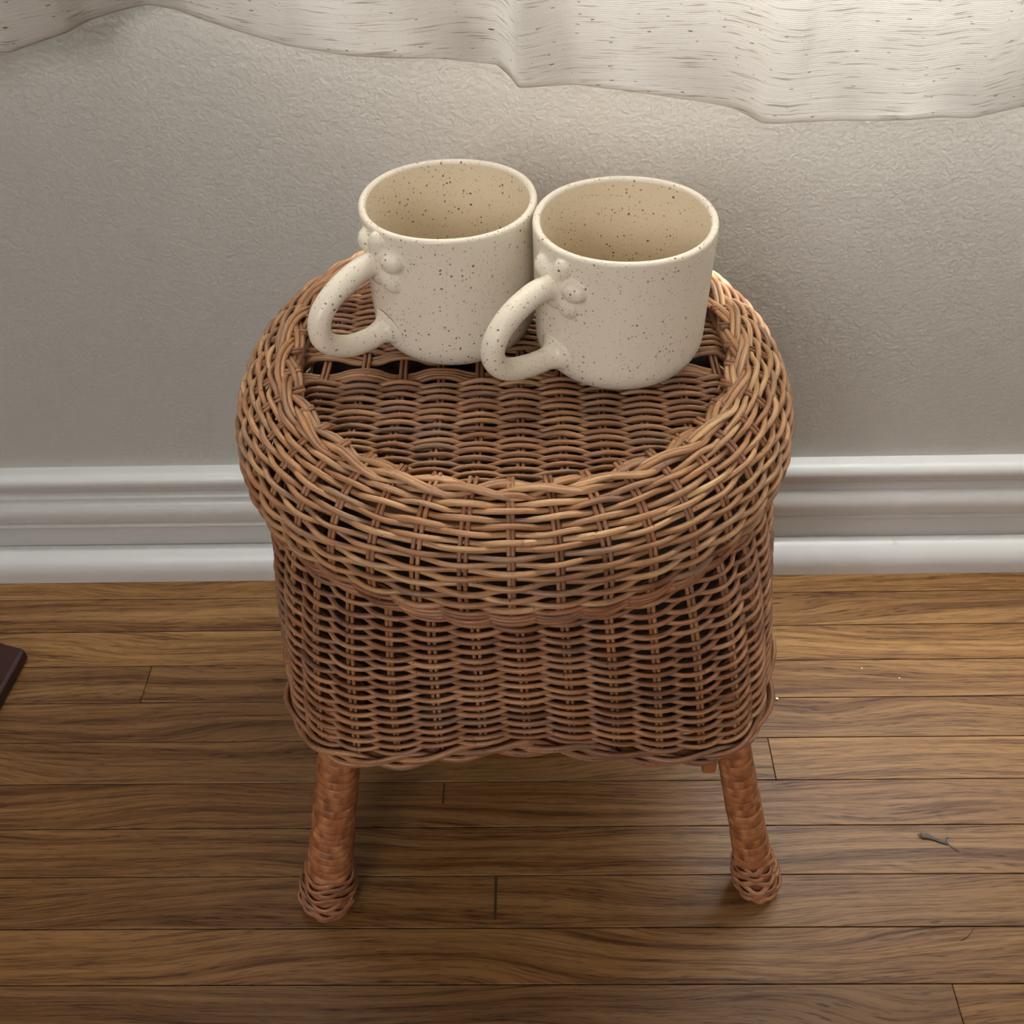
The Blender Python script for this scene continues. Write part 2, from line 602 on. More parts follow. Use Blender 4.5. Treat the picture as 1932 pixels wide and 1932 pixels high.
hem = np.array(left + [tuple(p) for p in pts] + right)
# densify
s = np.concatenate([[0], np.cumsum(np.linalg.norm(np.diff(hem[:, :2], axis=0), axis=1))])
NC = 900
ss = np.linspace(0, s[-1], NC)
hem = np.stack([np.interp(ss, s, hem[:, k]) for k in range(3)], 1)
ker = np.array([1, 2, 3, 2, 1]) / 9.0
for k in (1, 2):
    hem[:, k] = np.convolve(np.pad(hem[:, k], 2, mode='edge'), ker, 'valid')
# soft creases: a folded zigzag of uneven steps
kx, ky, q = [0.0], [0.0], 0.0
while q < s[-1]:
    q += rng.uniform(0.012, 0.042)
    kx.append(q)
    ky.append(rng.uniform(-0.007, 0.007))
pleat = np.convolve(np.pad(np.interp(ss, kx, ky), 2, mode='edge'), ker, 'valid') + 0.0007 * smooth_noise(NC, 160)
zr = np.concatenate([[0.0, 0.0012, 0.004], np.linspace(0.012, 0.16, 14), np.linspace(0.2, 1.45, 14)])
V, UV = [], []
for j, dz in enumerate(zr):
    k = min(1.0, dz / 0.5)
    yy = hem[:, 1] * (1 - 0.35 * k) + 0.60 * 0.35 * k + pleat * min(1, 0.25 + dz / 0.03) + (0.0006 if j == 0 else 0.0)
    xx = hem[:, 0] + 0.002 * np.sin(hem[:, 0] * 30) * dz
    zz = hem[:, 2] + dz
    V.append(np.stack([xx, yy, zz], 1))
    UV.append(np.stack([ss, zz], 1))
V = np.concatenate(V)
UV = np.concatenate(UV)
F = [(j * NC + i, j * NC + i + 1, (j + 1) * NC + i + 1, (j + 1) * NC + i) for j in range(len(zr) - 1) for i in range(NC - 1)]
cur = mesh_obj('curtain', V, F, M['linen'], None, True, UV)
cur.data.update()
sol = cur.modifiers.new('thickness', 'SOLIDIFY')
sol.thickness = 0.0007
tag(cur, 'sheer off-white linen curtain with brown slubs and a wavy hem', 'curtain')
HB = [0, 1, 2]
V2 = np.concatenate([V[r_ * NC:(r_ + 1) * NC] + np.array([0, 0.0011, 0.0]) for r_ in HB])
UV2 = np.concatenate([UV[r_ * NC:(r_ + 1) * NC] for r_ in HB])
F2 = [(j * NC + i, j * NC + i + 1, (j + 1) * NC + i + 1, (j + 1) * NC + i) for j in range(len(HB) - 1) for i in range(NC - 1)]
mesh_obj('hem', V2, F2, M['linen'], cur, True, UV2)          # the turned-up second layer

# ------------------------------------------------------------------ wicker stool
SC = np.array([-0.0045, 0.4655, 0.0])
stool = empty('wicker_stool', SC)
tag(stool, 'round-topped brown wicker stool with cane-wrapped legs against the wall', 'stool')
RIM_C = np.array([-0.0112, 0.4655]) - SC[:2]
ZE, RE, TA, TB = 0.338, 0.1518, 0.037, 0.041
NST = 42                     # stake pairs around
SEG = 10                     # samples per stake gap
NS = NST * SEG


def plan(hx, hy, n, m=NS):
    t = np.linspace(0, 2 * np.pi, 4000, endpoint=False) - np.pi / 2
    c, s_ = np.cos(t), np.sin(t)
    r = (abs(c / hx) ** n + abs(s_ / hy) ** n) ** (-1.0 / n)
    P = np.stack([r * c, r * s_], 1)
    Pc = np.vstack([P, P[:1]])
    L = np.concatenate([[0], np.cumsum(np.linalg.norm(np.diff(Pc, axis=0), axis=1))])
    q = np.linspace(0, L[-1], m, endpoint=False)
    return np.stack([np.interp(q, L, Pc[:, 0]), np.interp(q, L, Pc[:, 1])], 1)


def rim_pt(idx_plan, phi):
    """rim surface point(s): idx_plan (m,2) unit plan of radius 1, phi scalar or (m,)"""
    rr = RE - TA + TA * np.cos(phi)
    z = ZE + TB * np.sin(phi)
    return np.column_stack([RIM_C[0] + idx_plan[:, 0] * rr, RIM_C[1] + idx_plan[:, 1] * rr, np.broadcast_to(z, (len(idx_plan),))])


UNIT = plan(1.0, 1.0, 2.12)
UDIR = UNIT / np.linalg.norm(UNIT, axis=1)[:, None]


def weave_sign(row, m=NS, seg=SEG):
    i = np.arange(m) / seg
    w = np.cos(np.pi * (i + row))
    return np.sign(w) * abs(w) ** 0.75


# -- rim weave
rim = tube('rim_weave', np.column_stack([RIM_C[0] + UNIT[:, 0] * 0.112, RIM_C[1] + UNIT[:, 1] * 0.112, np.full(NS, 0.345)])[::4], 0.004, M['stake'], stool, closed=True)
tag(rim, 'rounded bulging woven rim')
phis = []
ph = math.radians(74)
row = 0
end = math.radians(-58)
while ph > end:
    phis.append(ph)
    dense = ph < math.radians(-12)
    pitch = 0.0023 if dense else 0.0036
    ph -= pitch / 0.039
for row, ph in enumerate(phis):
    dense = ph < math.radians(-12)
    phn = ph + 0.016 * smooth_noise(NS, 60) + 0.022 * smooth_noise(NS, 9)
    base = rim_pt(UNIT, phn)
    nrm = np.column_stack([UDIR[:, 0] * np.cos(ph), UDIR[:, 1] * np.cos(ph), np.full(NS, np.sin(ph))])
    amp = (0.0017 if dense else 0.0019) * (1 + 0.2 * smooth_noise(NS, NST))
    P = base + nrm * (amp * weave_sign(row))[:, None]
    r = (0.00128 if dense else 0.00160) * (1 + 0.10 * smooth_noise(NS, 30)) * rng.uniform(0.92, 1.06)
    roll = int(rng.integers(0, NS))
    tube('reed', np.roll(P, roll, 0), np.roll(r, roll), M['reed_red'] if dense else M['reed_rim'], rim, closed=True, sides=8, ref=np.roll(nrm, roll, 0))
phl = np.linspace(math.radians(92), math.radians(-62), 26)
for j in range(NST):
    for sd in (-1, 1):
        i = j * SEG
        tdir = np.array([-UDIR[i, 1], UDIR[i, 0]])
        up = np.repeat(UNIT[i:i + 1], len(phl), 0)
        P = rim_pt(up, phl)
        P[:, :2] += tdir * (sd * 0.00125 + rng.uniform(-0.0003, 0.0003))
        tube('stake', P, 0.00115, M['stake'], rim, sides=6, ref=np.array([tdir[0], tdir[1], 0.0]))

# -- seat panel: rows left to right over stakes front to back
SR = 0.1175
ZS = 0.3675
seat = tube('seat_panel', np.column_stack([RIM_C[0] + UNIT[:, 0] * 0.118, RIM_C[1] + UNIT[:, 1] * 0.118, np.full(NS, 0.3655)])[::4], 0.003, M['stake'], stool, closed=True)
tag(seat, 'flat woven seat panel')
SP = 0.0212
NX = 5


def seat_z(x, y):
    return ZS - 0.0 * (x * x + y * y)


for k in range(-NX, NX + 1):
    x = k * SP + 0.004
    hy = math.sqrt(max(0, (SR + 0.002) ** 2 - x * x))
    for sd in (-1, 1):
        yy = np.linspace(-hy, hy, 40)
        bend = 0.0006 * np.sin(yy * 60 + k)
        P = np.column_stack([RIM_C[0] + x + sd * 0.00125 + bend, RIM_C[1] + yy, np.full(40, ZS - 0.0002)])
        tube('stake', P, 0.00115, M['stake'], seat, sides=6, ref=(0, 0, 1))
y = -SR + 0.004
row = 0
GAP = -0.0250              # weave starts here: an open line with bare stakes
passed = False
bundle = 0
while y < SR - 0.003:
    hx = math.sqrt(SR ** 2 - y * y)
    m = max(24, int(2 * hx / 0.0014))
    xx = np.linspace(-hx, hx, m)
    w = np.cos(np.pi * ((xx - 0.004) / SP + row))
    w = np.sign(w) * abs(w) ** 0.8
    dip = 0.0012 * np.cos(2 * np.pi * (xx - 0.004) / SP)
    P = np.column_stack([RIM_C[0] + xx, RIM_C[1] + y + 0.0005 * smooth_noise(m, max(4, m // 7)) + 0.0008 * smooth_noise(m, 4),
                         ZS + 0.00215 * w * (1 + 0.12 * smooth_noise(m, 12)) - 0.003 * np.clip((abs(xx) - hx + 0.006) / 0.006, 0, 1)])
    r = 0.00132 * (1 + 0.10 * smooth_noise(m, 12)) * rng.uniform(0.92, 1.06)
    tube('reed', P, r, M['reed_top'], seat, sides=8, ref=(0, 0, 1))
    if not passed and y > GAP:
        if bundle < 3:
            y += 0.0025          # three reeds laid side by side over the same stakes
            bundle += 1
        else:
            y += 0.0105
            passed = True
            row += 1
            bundle = 0
    elif passed and bundle < 3:
        y += 0.0025
        bundle += 1
        if bundle == 3:
            row += 1
    else:
        y += 0.00285
        row += 1


tb = UNIT[::8] * 0.1125 + RIM_C[None]  # unseen disc added under the seat to keep light out of the stool
k = len(tb)
mesh_obj('seat_light_block', [(x, y, 0.3530) for x, y in tb] + [(x, y, 0.3580) for x, y in tb],
         [tuple(range(k))[::-1], tuple(range(k, 2 * k))] + [(i, (i + 1) % k, k + (i + 1) % k, k + i) for i in range(k)], M['board'], stool, smooth=False)


# -- plaits
def plait(part, center_fn, lat_fn, nrm_fn, periods, w, h, r, mat, reeds=2, strands=3, m=900):
    """three-strand plait along a closed curve; every reed is a closed tube"""
    th = np.linspace(0, 1, m, endpoint=False)
    C0, La, Nn = center_fn(th), lat_fn(th), nrm_fn(th)
    for k in range(strands):
        ph = 2 * np.pi * periods * th + 2 * np.pi * k / strands
        wob = 1 + 0.12 * smooth_noise(m, periods * 3)
        for q in range(reeds):
            o = (q - (reeds - 1) / 2) * r * 1.9
            # lateral swing, height out of phase: over on one crossing, under on the next
            dx = w * np.sin(ph) * wob
            slope = np.cos(ph)
            P = C0 + La * (dx + o * (0.85 + 0.15 * abs(slope)))[:, None] + Nn * (h * np.sin(2 * ph) + 0.0002 * smooth_noise(m, 80))[:, None]
            tube('braid_reed', P, r * (1 + 0.08 * smooth_noise(m, 60)), mat, part, closed=True, sides=7, ref=Nn)


def circ(th):
    f = th * NS
    return np.column_stack([np.interp(f, np.arange(NS + 1), np.append(UNIT[:, 0], UNIT[0, 0])), np.interp(f, np.arange(NS + 1), np.append(UNIT[:, 1], UNIT[0, 1]))])


ROPE = tube('top_braid', np.column_stack([RIM_C[0] + UNIT[:, 0] * 0.1200, RIM_C[1] + UNIT[:, 1] * 0.1200, np.full(NS, 0.3735)])[::4], 0.003, M['stake'], stool, closed=True)
tag(ROPE, 'plaited reed border around the seat')
tilt = math.radians(25)
plait(ROPE,
      lambda th: np.column_stack([RIM_C[0] + circ(th)[:, 0] * 0.1205, RIM_C[1] + circ(th)[:, 1] * 0.1205, np.full(len(th), 0.3778)]),
      lambda th: np.column_stack([circ(th) * math.cos(tilt), np.full(len(th), math.sin(tilt))]),
      lambda th: np.column_stack([-circ(th) * math.sin(tilt), np.full(len(th), math.cos(tilt))]),
      8, 0.0046, 0.0022, 0.00160, M['reed_rim'], reeds=2)

# -- body weave
ZB_T, ZB_B = 0.314, 0.1965


def body_plan(t, m=NS):
    """t 0 at the neck, 1 at the bottom: plan outline and centre"""
    hx = 0.1400 + 0.0060 * t
    hy = 0.1375 + 0.0065 * t
    n = 2.5 + 2.3 * t
    P = plan(hx, hy, n, m)
    cx = -0.0035 * (1 - t) - 0.0008
    P[:, 0] += cx
    return P


def bottom_z(P):
    """the lower edge arches up between the legs"""
    ang = np.arctan2(P[:, 1], P[:, 0])
    return ZB_B + 0.0108 * np.cos(4 * ang)


BP = [body_plan(t) for t in np.linspace(0, 1, 21)]


def body_at(t):
    k = min(19, int(t * 20))
    f = t * 20 - k
    return BP[k] * (1 - f) + BP[k + 1] * f


bodyw = tube('body_weave', np.column_stack([body_at(0.95) * 0.965, bottom_z(body_at(0.95)) + 0.004])[::4], 0.004, M['stake'], stool, closed=True)
tag(bodyw, 'boxy woven body between rim and legs')
NR = 34
for row in range(NR):
    t = row / NR * 0.985
    P2 = body_at(t)
    z = ZB_T + (bottom_z(P2) - ZB_T) * t
    d = np.roll(P2, -1, 0) - np.roll(P2, 1, 0)
    nrm = np.column_stack([d[:, 1], -d[:, 0], np.zeros(NS)])
    nrm /= np.linalg.norm(nrm, axis=1)[:, None]
    z = z + 0.00022 * smooth_noise(NS, 60) + 0.0007 * smooth_noise(NS, 8)
    P = np.column_stack([P2, z]) + nrm * (0.0025 * (1 + 0.15 * smooth_noise(NS, NST)) * weave_sign(row))[:, None]
    r = 0.00146 * (1 + 0.10 * smooth_noise(NS, 30)) * rng.uniform(0.9, 1.06)
    roll = int(rng.integers(0, NS))
    tube('reed', np.roll(P, roll, 0), np.roll(r, roll), M['reed_body'], bodyw, closed=True, sides=8, ref=np.roll(nrm, roll, 0))
tl = np.linspace(0, 1, 12)
for j in range(NST):
    i = j * SEG
    cen = []
    for t in tl:
        P2 = body_at(t)
        cen.append((P2[i, 0], P2[i, 1], ZB_T + 0.004 + (bottom_z(P2)[i] - ZB_T - 0.004) * t))
    cen = np.array(cen)
    P2 = body_at(0.5)
    td = P2[(i + 1) % NS] - P2[i - 1]
    td /= np.linalg.norm(td)
    for sd in (-1, 1):
        P = cen.copy()
        P[:, :2] += td * (sd * 0.00125 + rng.uniform(-0.0003, 0.0003))
        tube('stake', P, 0.00115, M['stake'], bodyw, sides=6, ref=np.array([td[0], td[1], 0.0]))

PB = body_at(1.0)
PBz = bottom_z(PB) - 0.002


def pb(th, arr):
    f = th * NS
    return np.interp(f, np.arange(NS + 1), np.append(arr, arr[0]))


dd = np.roll(PB, -1, 0) - np.roll(PB, 1, 0)
nb = np.column_stack([dd[:, 1], -dd[:, 0]])
nb /= np.linalg.norm(nb, axis=1)[:, None]
bb_part = tube('bottom_braid', np.column_stack([PB * 0.985, PBz])[::4], 0.0032, M['stake'], stool, closed=True)
tag(bb_part, 'plaited reed border along the lower edge')
plait(bb_part,
      lambda th: np.column_stack([pb(th, PB[:, 0]), pb(th, PB[:, 1]), pb(th, PBz)]) + np.column_stack([pb(th, nb[:, 0]), pb(th, nb[:, 1]), 0 * th]) * 0.0022,
      lambda th: np.column_stack([0.25 * pb(th, nb[:, 0]), 0.25 * pb(th, nb[:, 1]), np.full(len(th), 0.97)]),
      lambda th: np.column_stack([pb(th, nb[:, 0]), pb(th, nb[:, 1]), 0 * th]),
      10, 0.0055, 0.0022, 0.00155, M['reed_body'], reeds=2)

bp = [tuple(q) for q in PB[::6] * 0.955]
k = len(bp)
mesh_obj('base_panel', [(x, y, 0.2025) for x, y in bp] + [(x, y, 0.2075) for x, y in bp],
         [tuple(range(k))[::-1], tuple(range(k, 2 * k))] + [(i, (i + 1) % k, k + (i + 1) % k, k + i) for i in range(k)], M['board'], stool, smooth=False)
# crossbar under the body, its end shows beside the right leg
v, f = box_geo(0.0965, 0.1043, -0.1385, 0.118, 0.1650, 0.1785)
o = mesh_obj('crossbar', v, f, M['peg'], stool, smooth=False)
o.location = (-SC[0], 0, 0)
bevel(o, 0.001, 2)


# -- legs
def ring_band():
    """unit-radius cane band, shingled; height 1"""
    prof = [(0.93, -0.56), (1.005, -0.52), (1.045, -0.36), (1.045, 0.0), (1.015, 0.35), (0.965, 0.55), (0.93, 0.56)]
    m = 28
    V, F = [], []
    for i in range(m):
        a = 2 * math.pi * i / m
        for (r, z) in prof:
            V.append((r * math.cos(a), r * math.sin(a), z))
    k = len(prof)
    for i in range(m):
        for q in range(k - 1):
            F.append((i * k + q, ((i + 1) % m) * k + q, ((i + 1) % m) * k + q + 1, i * k + q + 1))
    me = bpy.data.meshes.new('cane_winding')
    me.from_pydata(V, [], F)
    me.polygons.foreach_set('use_smooth', np.ones(len(F), dtype=bool))
    me.materials.append(M['cane'])
    return me


BAND = ring_band()


def leg(top, foot, s, seed):
    """top, foot: axis points in world; s scales the thickness"""
    rr = random.Random(seed)
    top, foot = np.array(top), np.array(foot)
    ax = top - foot
    L = np.linalg.norm(ax)
    axn = ax / L
    T = np.linspace(0, 1, 30)
    zz = T * L

    def rad(zl):
        return s * float(np.interp(zl, [0, 0.003, 0.010, 0.020, 0.032, 0.048, 0.10, L * 0.9, L + 0.03], [0.0105, 0.0150, 0.0185, 0.0192, 0.0175, 0.0150, 0.0135, 0.0120, 0.0120]))

    P = foot[None] + axn[None] * np.linspace(0.0, L + 0.015, 40)[:, None] - SC[None]
    r = np.array([rad(q) for q in np.linspace(0.0, L + 0.015, 40)]) * 0.955
    lg = tube('leg', P, r, M['cane'], stool, sides=20, ref=(0, 1, 0))
    rot = Vector((0, 0, 1)).rotation_difference(Vector(axn))
    zl = 0.046
    while zl < L + 0.012:
        pitch = rr.uniform(0.0066, 0.0092)
        o = bpy.data.objects.new('cane_winding', BAND)
        COL.objects.link(o)
        o.parent = lg
        c = foot + axn * (zl + pitch / 2) - SC
        o.location = c
        o.rotation_mode = 'QUATERNION'
        tl_ = Matrix.Rotation(rr.uniform(-0.10, 0.10) + 0.05, 3, 'Y') @ Matrix.Rotation(rr.uniform(-0.08, 0.08), 3, 'X') @ Matrix.Rotation(rr.uniform(0, 6.28), 3, 'Z')
        o.rotation_quaternion = rot @ tl_.to_quaternion()
        q = rad(zl + pitch / 2) * rr.uniform(0.985, 1.02)
        o.scale = (q, q, pitch)
        zl += pitch * 0.95
    # the foot: flat split reeds plaited round a bulb
    m = 60
    a = np.linspace(0, 2 * np.pi, m, endpoint=False)
    e1 = np.cross(axn, (0, 1, 0))
    e1 /= np.linalg.norm(e1)
    e2 = np.cross(axn, e1)
    for k in range(9):
        z0 = 0.0045 + 0.0050 * k
        wz = z0 + 0.0022 * np.sin(a * (2 + k % 3) + rr.uniform(0, 6)) + 0.0012 * smooth_noise(m, 8)
        wz = np.maximum(wz, 0.0030)
        off = 0.0009 * np.sin(a * 5 + (k % 2) * math.pi)
        R = np.array([rad(q) for q in wz]) * 1.0 + off
        P = foot[None] + axn[None] * wz[:, None] + (e1[None] * np.cos(a)[:, None] + e2[None] * np.sin(a)[:, None]) * R[:, None] - SC[None]
        nr = e1[None] * np.cos(a)[:, None] + e2[None] * np.sin(a)[:, None]
        tube('foot_reed', P, 0.0026 * (1 + 0.15 * smooth_noise(m, 10)), M['reed_red'], lg, closed=True, sides=7, ref=nr, flat=0.42)
    return lg


leg((-0.1125, 0.3455, 0.205), (-0.1505, 0.3275, 0.0), 1.0, 1)
leg((0.1085, 0.3475, 0.205), (0.1543, 0.3370, 0.0), 0.81, 2)
leg((-0.1135, 0.590, 0.185), (-0.145, 0.5980, 0.0), 0.95, 3)
leg((0.1075, 0.594, 0.185), (0.1450, 0.6010, 0.0), 0.9, 4)

# stray tips of reed that stick out of the weave
for (px, py, z, dx, dy, dz) in ((700, 858, 0.3725, 0.010, -0.002, 0.006), (1352, 740, 0.374, 0.004, 0.003, 0.006), (1022, 1040, 0.352, 0.008, 0.0, -0.001)):
    p = at_z(px, py, z) - SC
    q = p + np.array([dx, dy, dz])
    tube('loose_tip', np.array([p, (p + q) / 2 + (0, 0, 0.001), q]), np.array([0.0007, 0.0006, 0.0002]), M['reed_rim'], stool, sides=5)


# ------------------------------------------------------------------ mugs
MUG_H, MUG_R, MUG_B = 0.081, 0.0455, 0.0442


def lathe(prof, m=96):
    V, F = [], []
    k = len(prof)
    for i in range(m):
        a = 2 * math.pi * i / m
        for (r, z) in prof:
            V.append((r * math.cos(a), r * math.sin(a), z))
    for i in range(m):
        for q in range(k - 1):
            F.append((i * k + q, ((i + 1) % m) * k + q, ((i + 1) % m) * k + q + 1, i * k + q + 1))
    return V, F


def sphere_geo(c, r, sx=1, sy=1, sz=1, n=10):
    V, F = [], []
    for i in range(n + 1):
        th = math.pi * i / n
        for j in range(2 * n):
            ph = math.pi * j / n
            V.append((c[0] + sx * r * math.sin(th) * math.cos(ph), c[1] + sy * r * math.sin(th) * math.sin(ph), c[2] + sz * r * math.cos(th)))
    for i in range(n):
        for j in range(2 * n):
            j2 = (j + 1) % (2 * n)
            F.append((i * 2 * n + j, (i + 1) * 2 * n + j, (i + 1) * 2 * n + j2, i * 2 * n + j2))
    return V, F


def remesh(o, vox, it):
    m = o.modifiers.new('remesh', 'REMESH')
    m.mode = 'VOXEL'
    m.voxel_size = vox
    m.use_smooth_shade = True
    s_ = o.modifiers.new('smooth', 'SMOOTH')
    s_.factor = 0.5
    s_.iterations = it


def catmull(P, n):
    P = np.asarray(P, float)
    Q = np.vstack([2 * P[0] - P[1], P, 2 * P[-1] - P[-2]])
    out = []
    for i in range(1, len(Q) - 2):
        for t in np.linspace(0, 1, n, endpoint=False):
            a, b, c, d = Q[i - 1], Q[i], Q[i + 1], Q[i + 2]
            out.append(0.5 * ((2 * b) + (-a + c) * t + (2 * a - 5 * b + 4 * c - d) * t * t + (-a + 3 * b - 3 * c + d) * t ** 3))
    out.append(P[-1])
    return np.array(out)


def mug(loc, deg, label, stain, lumps, hpath):
    root = empty('mug', loc)
    tag(root, label, 'mug', group='speckled mugs on the stool')
    fr = 0.018
    outer = [(0.0, 0.0008), (0.020, 0.0008), (MUG_B - fr, 0.0)]
    outer += [(MUG_B - fr + fr * math.sin(a), fr - fr * math.cos(a)) for a in np.linspace(0.15, math.pi / 2, 12)]
    outer += [(MUG_B + (MUG_R - MUG_B) * t, fr + (MUG_H - 0.003 - fr) * t) for t in np.linspace(0.12, 1, 9)]
    lip = [(MUG_R - 0.00195 + 0.00195 * math.cos(a), MUG_H - 0.00195 + 0.00195 * math.sin(a)) for a in np.linspace(0.0, math.pi, 9)]
    V, F = lathe(outer + lip)
    V = [(x * (1 + 0.004 * math.sin(2 * math.atan2(y, x))), y, z + (0.0004 * math.sin(3 * math.atan2(y, x)) if z > 0.07 else 0)) for x, y, z in V]
    mesh_obj('mug_body', V, F, CER, root)
    ri = MUG_R - 0.0039
    fi = 0.016
    inner = [(ri, MUG_H - 0.0019), (ri - 0.0003, MUG_H - 0.006), (ri - 0.0010, 0.045), (ri - 0.0015, 0.0055 + fi)]
    inner += [(ri - 0.0015 - fi + fi * math.cos(a), 0.0055 + fi - fi * math.sin(a)) for a in np.linspace(0.15, math.pi / 2, 10)] + [(0.0, 0.0055)]
    V, F = lathe(inner[::-1])
    V = [(x * (1 + 0.004 * math.sin(2 * math.atan2(y, x))), y, z + (0.0004 * math.sin(3 * math.atan2(y, x)) if z > 0.07 else 0)) for x, y, z in V]
    F = [q[::-1] for q in F]
    mesh_obj('mug_inside', V, F, mat_ceramic_inside('glaze_inside', stain), root)
    # handle: swept oval with flared roots, fused by a voxel remesh
    a = math.radians(deg)
    er, et = np.array([math.cos(a), math.sin(a), 0]), np.array([-math.sin(a), math.cos(a), 0])
    hp = catmull(hpath, 14)
    P = er[None] * hp[:, :1] + np.array([0, 0, 1.0])[None] * hp[:, 1:2]
    rho = 0.0055
    d = np.clip(hp[:, 0] - MUG_R, 0, rho)
    fil = rho - np.sqrt(np.maximum(0, rho ** 2 - (rho - d) ** 2))
    fil[hp[:, 0] >= MUG_R + rho] = 0
    r = 0.0058 + fil
    sides = 28
    V, F, _ = tube_geo(P, r, sides=sides, ref=et, flat=1.06)
    V = V.reshape(len(P), sides, 3)
    oz = np.array([q[1] for q in outer])
    orr = np.array([q[0] for q in outer])
    for k in range(len(P)):
        wgt = max(0.0, 1 - max(0.0, hp[k, 0] - MUG_R) / rho)
        if wgt <= 0:
            continue
        lat = V[k] @ et
        Rz = np.interp(V[k][:, 2], oz[3:], orr[3:])
        drop = MUG_R - np.sqrt(np.maximum(1e-8, Rz ** 2 - lat ** 2))
        V[k] -= er[None] * (drop * wgt ** 1.3)[:, None]
    mesh_obj('handle', V.reshape(-1, 3), F, CER, root)
    # raised clay flower round the upper handle root
    VV, FF = [], []
    cz = lumps[0]
    for (arc_, z, hl, hw, th_, out) in lumps[1]:
        b = a + arc_ / MUG_R
        ang = math.atan2(z - cz, arc_ - 0.002)
        v, f = sphere_geo((0, 0, 0), 1.0, n=12)
        k = len(VV)
        for q in v:
            tx, tz = q[1] * hl, q[2] * hw
            la = tx * math.cos(ang) - tz * math.sin(ang)
            lz = tx * math.sin(ang) + tz * math.cos(ang)
            bb_ = b + la / MUG_R
            rr_ = MUG_R + out + q[0] * th_
            VV.append((rr_ * math.cos(bb_), rr_ * math.sin(bb_), z + lz))
        FF += [tuple(i + k for i in q) for q in f]
    # a skin of the cup wall under the petals, so the remesh blends them in
    gz, ga, k = np.linspace(0.0385, 0.0775, 9), np.linspace(-0.024, 0.030, 17), len(VV)
    for rr_ in (MUG_R - 0.0030, MUG_R + 0.0001):
        for z in gz:
            for q in ga:
                rz = rr_ - (MUG_R - np.interp(z, oz[3:], orr[3:]))
                VV.append((rz * math.cos(a + q / MUG_R), rz * math.sin(a + q / MUG_R), z))
    nz_, na_ = len(gz), len(ga)
    lay = nz_ * na_
    for i in range(nz_ - 1):
        for q in range(na_ - 1):
            p0 = k + i * na_ + q
            FF.append((p0, p0 + na_, p0 + na_ + 1, p0 + 1))
            FF.append((p0 + lay, p0 + lay + 1, p0 + lay + na_ + 1, p0 + lay + na_))
    for i in range(nz_ - 1):
        for e in (0, na_ - 1):
            p0, p1 = k + i * na_ + e, k + (i + 1) * na_ + e
            FF.append((p0, p0 + lay, p1 + lay, p1) if e == 0 else (p0, p1, p1 + lay, p0 + lay))
    for q in range(na_ - 1):
        for e in (0, nz_ - 1):
            p0, p1 = k + e * na_ + q, k + e * na_ + q + 1
            FF.append((p0, p1, p1 + lay, p0 + lay) if e == 0 else (p0, p0 + lay, p1 + lay, p1))
    kn = mesh_obj('clay_relief', VV, FF, CER, root)
    remesh(kn, 0.0006, 22)
    tag(kn, 'small raised clay flower round the handle root')
    return root


HP_R = [(0.0448, 0.0600), (0.0490, 0.0605), (0.0580, 0.0600), (0.0710, 0.0545), (0.0800, 0.0460), (0.0830, 0.0370), (0.0800, 0.0290), (0.0720, 0.0230), (0.0600, 0.0200), (0.0500, 0.0192), (0.0448, 0.0195)]
HP_L = [(0.0448, 0.0605), (0.0500, 0.0610), (0.0610, 0.0580), (0.0735, 0.0510), (0.0810, 0.0420), (0.0820, 0.0320), (0.0770, 0.0250), (0.0670, 0.0200), (0.0560, 0.0190), (0.0500, 0.0200), (0.0448, 0.0208)]
LUMPS_R = (0.0630, [(-0.0072, 0.0680, 0.0064, 0.0056, 0.0050, -0.0002), (0.0060, 0.0712, 0.0068, 0.0052, 0.0042, -0.0004), (0.0135, 0.0625, 0.0072, 0.0058, 0.0050, -0.0006),
                    (0.0090, 0.0535, 0.0076, 0.0062, 0.0040, -0.0008), (-0.0060, 0.0555, 0.0064, 0.0056, 0.0038, -0.0006), (0.0022, 0.0628, 0.0095, 0.0095, 0.0036, -0.0004)])
LUMPS_L = (0.0640, [(-0.0060, 0.0705, 0.0064, 0.0056, 0.0052, 0.0), (0.0040, 0.0730, 0.0068, 0.0054, 0.0048, -0.0002), (0.0130, 0.0660, 0.0074, 0.0060, 0.0056, -0.0004),
                    (0.0092, 0.0550, 0.0080, 0.0062, 0.0044, -0.0006), (-0.0060, 0.0565, 0.0064, 0.0056, 0.0038, -0.0006), (0.0022, 0.0638, 0.0095, 0.0095, 0.0038, -0.0004)])
MZ = 0.3714
mug((0.0459, 0.4600, MZ), 218, 'speckled cream mug on the right, nearer the front, brown residue inside', 0.75, LUMPS_R, HP_R)
mug((-0.0424, 0.4839, MZ), 218, 'speckled cream mug on the left, farther back, with clean inside', 0.25, LUMPS_L, HP_L)

# ------------------------------------------------------------------ things at the edges and on the floor
# corner of a dark red-brown board on the floor at the left
c0 = at_z(47, 1224, 0.012)
e_back = (at_z(0, 1211, 0.012) - c0)
e_side = (at_z(2, 1306, 0.012) - c0)
e_back = e_back / np.linalg.norm(e_back)
e_side = e_side / np.linalg.norm(e_side)


def slab(name, c, e1, l1, e2, l2, h, label):
    v = [c, c + e1 * l1, c + e1 * l1 + e2 * l2, c + e2 * l2]
    V = [(p[0] - c[0], p[1] - c[1], z) for z in (0.0, h) for p in v]
    F = [(3, 2, 1, 0), (4, 5, 6, 7), (0, 1, 5, 4), (1, 2, 6, 5), (2, 3, 7, 6), (3, 0, 4, 7)]
    o = mesh_obj(name, V, F, M['red_wood'], smooth=False)
    o.location = (c[0], c[1], 0.0003)
    bevel(o, 0.003, 3)
    return tag(o, label, 'board')


slab('wooden_board', c0, e_back, 0.20, e_side, 0.13, 0.012, 'corner of a dark red-brown wooden board on the floor at the left')

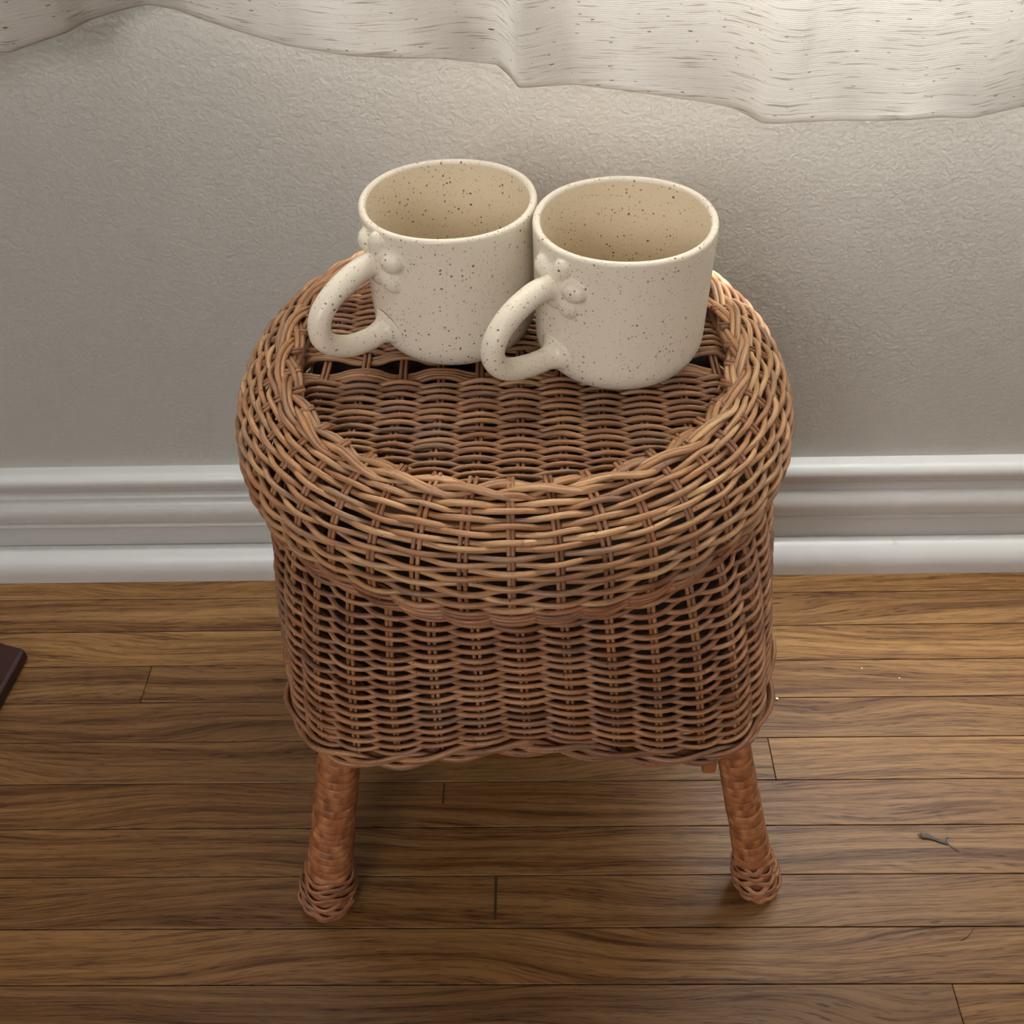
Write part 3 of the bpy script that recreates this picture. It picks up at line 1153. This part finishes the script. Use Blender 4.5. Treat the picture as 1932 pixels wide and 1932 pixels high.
# old dark filler marks in the boards
for (xa, ya, xb, yb, w_) in ((935, 1654, 935, 1735, 0.0009), (838, 1478, 836, 1516, 0.0007)):
    a_, b_ = at_z(xa, ya, 0), at_z(xb, yb, 0)
    c_ = (a_ + b_) / 2
    v, f = box_geo(-w_, w_, -abs(a_[1] - b_[1]) / 2, abs(a_[1] - b_[1]) / 2, -0.001, 0.0002)
    o = mesh_obj('filler_mark', v, f, M['darkline'], floor, smooth=False)
    o.location = (c_[0], c_[1], 0)

# lint on the strip right of the stool
p = at_z(1765, 1582, 0)
lint = empty('lint_tuft', (p[0], p[1], 0.0))
tag(lint, 'small grey tuft of lint on the oak floor right of the stool', 'lint')
pp = np.array([at_z(x, y, 0.0012) for x, y in ((1738, 1578), (1750, 1577), (1762, 1582), (1778, 1588), (1790, 1592))]) - np.array([p[0], p[1], 0])
tube('lint_body', pp, np.array([0.0016, 0.0022, 0.0010, 0.0012, 0.0004]), M['lint'], lint, sides=7, flat=0.5)
for pts_ in (((1785, 1590), (1800, 1600), (1810, 1607)), ((1784, 1588), (1787, 1580), (1792, 1581)), ((1736, 1580), (1732, 1574), (1740, 1572))):
    pp = np.array([at_z(x, y, 0.0008) for x, y in pts_]) - np.array([p[0], p[1], 0])
    tube('fibre', pp, 0.0003, M['lint'], lint, sides=5)

for (x, y, r, lab) in ((1466, 1318, 0.0012, 'white crumb on the floor touching the stool outline at right'),
                       (1626, 1261, 0.0006, 'tiny white crumb on the floor midway between stool and right edge'),
                       (1697, 1279, 0.0006, 'tiny white crumb on the floor, rightmost of the three'),):
    p = at_z(x, y, r)
    v, f = sphere_geo((0, 0, 0), r, 1.1, 0.9, 0.9, 5)
    o = mesh_obj('crumb', v, f, M['crumb'])
    o.location = (p[0], p[1], r * 0.9)
    tag(o, lab, 'crumb', group='white crumbs on the floor')

# fallen hair near the lower right
P = catmull(np.array([at_z(x, y, 0.0005) for x, y in ((1838, 1750), (1832, 1760), (1824, 1768), (1813, 1774))]), 5)
tag(tube('hair_strand', P, 0.00028, M['hair'], None, sides=5), 'single curved brown hair lying on the floor at lower right', 'hair')
